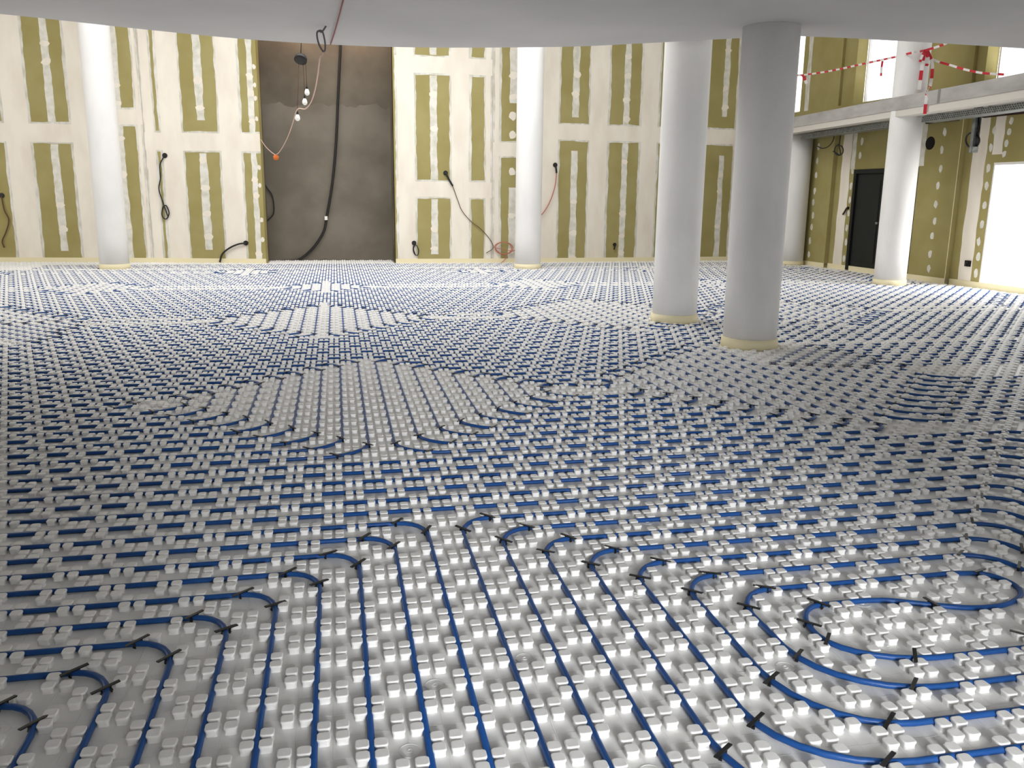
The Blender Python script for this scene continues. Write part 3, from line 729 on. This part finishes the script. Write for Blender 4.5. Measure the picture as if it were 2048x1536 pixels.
# ------------------------------------------------------------------ cables and small things
def cable(name, pts, r, mat, label, cat='cable', n=8, seg=6, group=None):
    pts = smooth_path(pts, n); o = empty(name, pts[0], label=label, cat=cat, group=group); tube('wire', pts, r, mat, o, seg); return o
def grommet(o, fc, px, py, r=0.05):
    u, z = fc.uz(px, py); n = 14
    v = [fc.p(u + r * math.cos(2 * PI * k / n), z + r * math.sin(2 * PI * k / n), d) - Vector(o.location) for d in (0.022, 0.001) for k in range(n)]
    mesh('cable_gland', v, [tuple(range(n))] + [(i, n + i, n + (i + 1) % n, (i + 1) % n) for i in range(n)], M['cable'], o)
def on(fc, pts, d=0.03): return [fc.p(*fc.uz(x, y), d) for x, y in pts]
GW = 'cables left hanging on the back wall'
o = cable('cable', on(BL1, [(4, 392), (10, 420), (19, 440), (14, 462), (6, 482), (10, 495)]), 0.012, M['brown_wire'], 'thin brown cable hanging on the olive board left of the leftmost column', group=GW); grommet(o, BL1, 4, 391)
o = cable('cable', on(BL2, [(330, 311), (321, 330), (322, 355), (319, 378), (326, 402), (334, 425), (337, 434), (331, 438), (325, 430), (327, 415), (333, 411), (339, 424), (337, 435)]), 0.012, M['cable'], 'black cable hanging in a small loop on cream board left of the niche', group=GW); grommet(o, BL2, 330, 311)
o = cable('cable', on(BL2, [(493, 486), (478, 488), (460, 496), (446, 508), (441, 524)], 0.05), 0.019, M['cable'], 'thick black cable drooping to the floor left of the niche', group=GW); grommet(o, BL2, 492, 486)
o = cable('cable', on(BM, [(891, 346), (898, 360), (905, 372)], 0.04), 0.022, M['cable'], 'black sleeved cable with a long thin brown tail right of the niche', group=GW); grommet(o, BM, 891, 346)
tube('brown_tail', smooth_path(on(BM, [(905, 372), (915, 400), (924, 422), (942, 443), (960, 457), (976, 474), (985, 489), (984, 498), (972, 506)], 0.03)), 0.008, M['brown_wire'], o)
coil = [(1004 + 17 * math.cos(a), 496 + 12 * math.sin(a)) for a in np.linspace(PI, 5 * PI, 26)]
o = cable('cable', on(BR, [(c[0] + i * .2, c[1]) for i, c in enumerate(coil)] + [(1024, 502), (1032, 494)], 0.05), 0.009, M['red_wire'], 'red wire coil hanging beside the slim column', n=3, group=GW)
tube('loose_end', smooth_path(on(BR, [(1002, 509), (1012, 512), (1006, 522), (997, 528)], 0.04)), 0.008, M['red_wire'], o)
o = cable('cable', on(BM, [(828, 487), (826, 498), (829, 508), (835, 510), (837, 500), (832, 490), (827, 497), (831, 511)], 0.03), 0.010, M['cable'], 'small black cable loop low on the board right of the niche', group=GW); grommet(o, BM, 828, 486)
o = cable('cable', on(BR, [(1110, 331), (1111, 337), (1112, 346)], 0.04), 0.02, M['cable'], 'red wire with black sleeve trailing down behind the slim column', group=GW); grommet(o, BR, 1110, 330)
tube('red_tail', smooth_path(on(BR, [(1112, 346), (1109, 372), (1100, 400), (1088, 422), (1072, 440)], 0.04)), 0.011, M['red_wire'], o)
o = cable('cable', on(BR, [(1229, 489), (1228, 494), (1227, 499)], 0.04), 0.018, M['cable'], 'short black cable stub low on the board behind the second column', group=GW); grommet(o, BR, 1229, 489, 0.04)
# black cable down the niche
o = cable('cable', [pf.p(*pf.uz(x, y), 0.06) for x, y in ((682, 40), (681, 92), (677, 180), (672, 290), (665, 365), (654, 432))] + [pf.p(*pf.uz(x, y), 0.06) for x, y in ((648, 462), (632, 489), (614, 508), (598, 519), (585, 523))], 0.028, M['cable'], 'thick black cable hanging down the concrete niche to the floor', seg=8)
u_, z_ = pf.uz(652.5, 436); v = [pf.p(u_ + a, z_ + b, 0.104) - Vector(o.location) for a, b in ((-.03, -.04), (.03, -.04), (.03, .04), (-.03, .04))] + [pf.p(u_ + a, z_ + b, 0.06) - Vector(o.location) for a, b in ((-.03, -.04), (.03, -.04), (.03, .04), (-.03, .04))]
mesh('white_tape_wrap', v, [(0, 1, 2, 3), (0, 4, 5, 1), (1, 5, 6, 2), (2, 6, 7, 3), (3, 7, 4, 0)], M['tape_white'], o)
o = cable('cable', [pf.p(*pf.uz(x, y), 0.04) for x, y in ((524, 350), (532, 372), (545, 392), (548, 425), (536, 440), (528, 448))], 0.014, M['cable'], 'dark cable looping on the niche side near its edge')
HKY = at_height(652, 52, HS).y
# cord with an orange tag across the niche
cp = [at_depth(x, y, d) for x, y, d in ((521.5, 279, 18.61), (532, 294, 18.2), (545, 306, 17.7), (553, 309, 17.4), (563, 298, 16.8), (575, 275, 16.0), (585, 248, 15.2), (592, 224, 14.5), (598, 217, 14.2), (610, 218, 13.6), (620, 208, 12.8), (628, 188, 11.8), (634, 160, 10.9), (638, 130, 10.2), (640, 114, HKY))]
o = cable('cord', cp, 0.008, M['pink_cord'], 'thin pale cord sagging across the niche with an orange tag', 'cord')
q = at_depth(552, 315, 17.4) - Vector(o.location)
v, f = lathe_vf([(0.02, -0.05), (0.05, -0.03), (0.055, 0.02), (0.02, 0.055)], 8); mesh('orange_tag', [Vector(p) + q for p in v], f, M['orange'], o, True)
# pendant with three bulbs
YP = 14.6
c0 = at_depth(601.5, 118, YP)
pd = empty('pendant_lamp', c0, label='dark disc pendant with three bare bulbs hanging before the niche', cat='lamp')
v, f = lathe_vf([(0.02, 0.05), (0.085, 0.045), (0.09, 0.02), (0.10, 0.015), (0.10, -0.03), (0.06, -0.032)], 28)
rot = Matrix.Rotation(0.22, 3, 'Y') @ Matrix.Rotation(-0.55, 3, 'X')
mesh('ceiling_rose', [rot @ Vector(p) for p in v], f, M['cable'], pd, True)
tube('suspension_cord', [c0 + Vector((0, 0, 0.03)), at_depth(602.5, 84, YP), Vector((c0.x + 0.02, YP, ZT))], 0.007, M['cable'], pd)
prof = [(0.006, 0.0), (0.016, -0.004), (0.0165, -0.045), (0.022, -0.055), (0.036, -0.085), (0.041, -0.112), (0.036, -0.135), (0.02, -0.15), (0.004, -0.154)]
for (tx, ty), (bx_, by_) in (((597.5, 127), (594.5, 222)), ((606, 127), (609, 190)), ((611, 124), (613.5, 171))):
    a_ = at_depth(tx, ty, YP); b_ = at_depth(bx_, by_, YP); d_ = b_ - c0
    bc = tube('bulb_cord', [a_, (a_ + b_) / 2 + Vector((0.003, 0, 0)), b_], 0.0055, M['brown_wire'], pd)
    v, f = lathe_vf(prof[1:3], 14); mesh('socket', [Vector(p) + d_ for p in v], f, M['cable'], bc, True)
    v, f = lathe_vf(prof[3:], 18); mesh('bulb', [Vector(p) + d_ for p in v], f, M['bulb'], bc, True)
# cables hanging from the slab overhead
hk = at_height(652, 52, HS)
YH = hk.y
lp = [hk] + [at_depth(x, y, YH) for x, y in ((647, 60), (643, 64), (637, 62), (634, 66), (635, 78), (639, 92), (646, 102), (650, 100), (650, 85), (646, 66), (641, 61), (635, 64), (634, 72), (637, 86), (644, 100), (647, 104))]
o = cable('cable', lp, 0.009, M['grey_cable'], 'grey cable hanging in a twisted loop from the slab overhead', n=5)
tube('bare_end', smooth_path([at_depth(x, y, YH) for x, y in ((647, 103), (645, 110), (639, 113))]), 0.006, M['pink_cord'], o)
rc = [at_height(661, 89, HS - 0.012), at_height(668, 68, HS - 0.025), at_height(677, 36, HS - 0.03), at_height(686, 2, HS - 0.015), at_height(692, -20, HS - 0.01)]
cable('cord', rc, 0.007, M['red_cord'], 'thin dark red cord stretched along the underside of the slab', 'cord')

# cables, coil and steel post under the gallery
def wallp(px, py, d): u, z = RW.uz(px, py); return RW.p(u, z, d)
GG = 'cables hanging under the gallery'
cyc = lambda cx, cy, rx, ry, n=14, t0=-PI / 2: [(cx + rx * math.cos(t0 + 2 * PI * k / n), cy + ry * math.sin(t0 + 2 * PI * k / n)) for k in range(n + 1)]
dg = 0.55
cable('cable', [wallp(x, y, dg) for x, y in [(1733, 240), (1731, 255), (1728, 275), (1726, 291)] + cyc(1725, 302, 9, 10) + [(1728, 311), (1716, 305), (1713, 304)]], 0.012, M['cable'], 'black cable coil hanging above the black door', n=4, group=GG)
cable('cable', [wallp(x, y, dg) for x, y in ((1718, 240), (1716, 262), (1714, 280), (1705, 293), (1692, 298), (1681, 294))], 0.010, M['cable'], 'black cable end curling beside the coil above the black door', group=GG)
cable('cable', [wallp(x, y, 0.35) for x, y in ((1594, 262), (1596, 280), (1600, 292), (1604, 302), (1607, 295), (1610, 290))], 0.010, M['cable'], 'short kinked wire by the duct hole in the far corner', group=GG)
cable('cable', [wallp(x, y, 0.6) for x, y in ((1850, 230), (1848, 258), (1850, 262), (1866, 259), (1880, 248), (1886, 236))], 0.007, M['cable'], 'thin wire drooping beside the tape-hung column under the gallery', group=GG)
cable('cable', [wallp(x, y, 0.7) for x, y in [(2031, 195), (2031, 215), (2030, 240), (2031, 262)] + cyc(2017, 283, 14, 15, 16, -0.9)], 0.014, M['cable'], 'black cable coil hanging beside the galvanised post', n=4, group=GG)
# galvanised post hanging from the gallery
a_ = wallp(2037, 205, 0.75); b_ = wallp(2031, 307, 0.75); o = empty('hanging_post', (a_.x, a_.y, 0), label='galvanised steel post hanging from the gallery by the tall window', cat='post')
zt, zb = a_.z, b_.z; w_ = 0.055
for nm, bb in (('web', (-w_, w_, 0.028, 0.032, zb, zt)), ('flange', (-w_, -w_ + 0.004, -0.03, 0.03, zb, zt)), ('flange', (w_ - 0.004, w_, -0.03, 0.03, zb, zt)), ('torn_foot', (-w_, w_, -0.03, -0.026, zb, zb + 0.09))): box(nm, bb, M['galv'], o)
# switch wire ends low on the wall
o = cable('cable', [wallp(x, y, 0.04) for x, y in ((1697, 416), (1694, 421), (1691, 426), (1689, 429))], 0.018, M['rust'], 'dark red cable end poking out beside the black door'); grommet(o, RW, 1697, 416, 0.03)
o = cable('cable', [wallp(x, y, 0.04) for x, y in ((1940, 524), (1936, 526), (1935, 531))], 0.02, M['cable'], 'black cable stub low on the wall beside the tall window'); 
u_, z_ = RW.uz(1937, 527); fb = fbox('junction_box', RW, u_ - 0.06, u_ + 0.06, z_ - 0.05, z_ + 0.05, -0.01, 0.03, M['dark'], None); fb.parent = o; fb.location = -Vector(o.location)

# red and white barrier tape round the column on the gallery
def tape(pts, w, label, group='lengths of barrier tape', period=0.22, flat=True):
    pts = smooth_path(pts, 14); o = empty('barrier_tape', pts[0], label=label, cat='tape', group=group)
    acc = 0.0; runs = []; cur = [pts[0]]; red = True
    def flush(cur, red):
        if len(cur) < 2: return
        v = []; f = []
        for i, p in enumerate(cur):
            t = (cur[min(i + 1, len(cur) - 1)] - cur[max(i - 1, 0)]).normalized()
            sd = t.cross(Vector((0.55, 0.8, 0.25))); sd.normalize()
            e = Vector((0.0006, 0.0008, 0))
            slant = t * (w * 0.35)
            v += [p - sd * w / 2 - o.location - slant * 0 - e, p + sd * w / 2 - o.location - e, p + sd * w / 2 - o.location + e, p - sd * w / 2 - o.location + e]
        for i in range(len(cur) - 1):
            for k in range(4): f.append((4 * i + k, 4 * i + (k + 1) % 4, 4 * i + 4 + (k + 1) % 4, 4 * i + 4 + k))
        f += [(3, 2, 1, 0), tuple(4 * (len(cur) - 1) + k for k in range(4))]
        mesh('red_band' if red else 'white_band', v, f, M['tape_red' if red else 'tape_white'], o)
    for a_, b_ in zip(pts, pts[1:]):
        L_ = (b_ - a_).length; done = 0.0
        while acc + (L_ - done) >= period / 2:
            step = period / 2 - acc; done += step; p = a_ + (b_ - a_) * (done / L_); cur.append(p); flush(cur, red); red = not red; cur = [p]; acc = 0.0
        acc += L_ - done; cur.append(b_)
    flush(cur, red)
    return o
def near_col(px, py, dy=0.0): return at_depth(px, py, 13.02 + dy)
tape([at_depth(1592, 150, 17.6), at_depth(1606, 150, 17.2), at_depth(1660, 142, 16.2), at_depth(1730, 127, 14.8), at_depth(1790, 114, 13.6), near_col(1822, 106), near_col(1850, 101)], 0.034, 'barrier tape stretched from the tape-hung column to the far corner', period=0.30)
tape([near_col(1850, 101), at_depth(1870, 95, 12.9), at_depth(1885, 90, 12.7), at_depth(1896, 85, 12.5)], 0.036, 'short barrier tape rising from the column to the slab edge', period=0.26)
tape([near_col(1852, 104), near_col(1868, 120), at_depth(1900, 130, 12.9), at_depth(1930, 139, 12.6), at_depth(1965, 146, 12.2), at_depth(2008, 149, 11.8)], 0.034, 'barrier tape sagging from the column towards the upper window', period=0.30)
tape([near_col(1850, 102), near_col(1845, 125), near_col(1842, 150), near_col(1838, 180)], 0.055, 'loose barrier tape end hanging down the column, left one of the pair', period=0.30)
tape([near_col(1855, 102), near_col(1864, 125), near_col(1864, 150), near_col(1860, 172), at_depth(1855, 184, 12.55), at_depth(1853, 196, 12.44), at_depth(1851, 212, 12.42), at_depth(1849.5, 229, 12.42)], 0.05, 'longest barrier tape end hanging over the gallery edge', period=0.30)
tape([near_col(1851, 101), near_col(1844, 112), near_col(1840, 124)], 0.04, 'short crumpled tape end at the knot on the column', period=0.16)
tape([near_col(1853, 102), near_col(1856, 118), near_col(1853, 132)], 0.05, 'short broad tape end under the knot on the column', period=0.2)
tape([at_depth(1606, 150, 17.2), at_depth(1609, 157, 17.2), at_depth(1613, 167, 17.2)], 0.06, 'little barrier tape tail dangling in the far corner', period=0.24)
tape([at_depth(1765, 122, 14.2), at_depth(1763, 137, 14.2), at_depth(1762, 152, 14.2)], 0.035, 'narrow barrier tape tail dangling before the bright upper window', period=0.2)
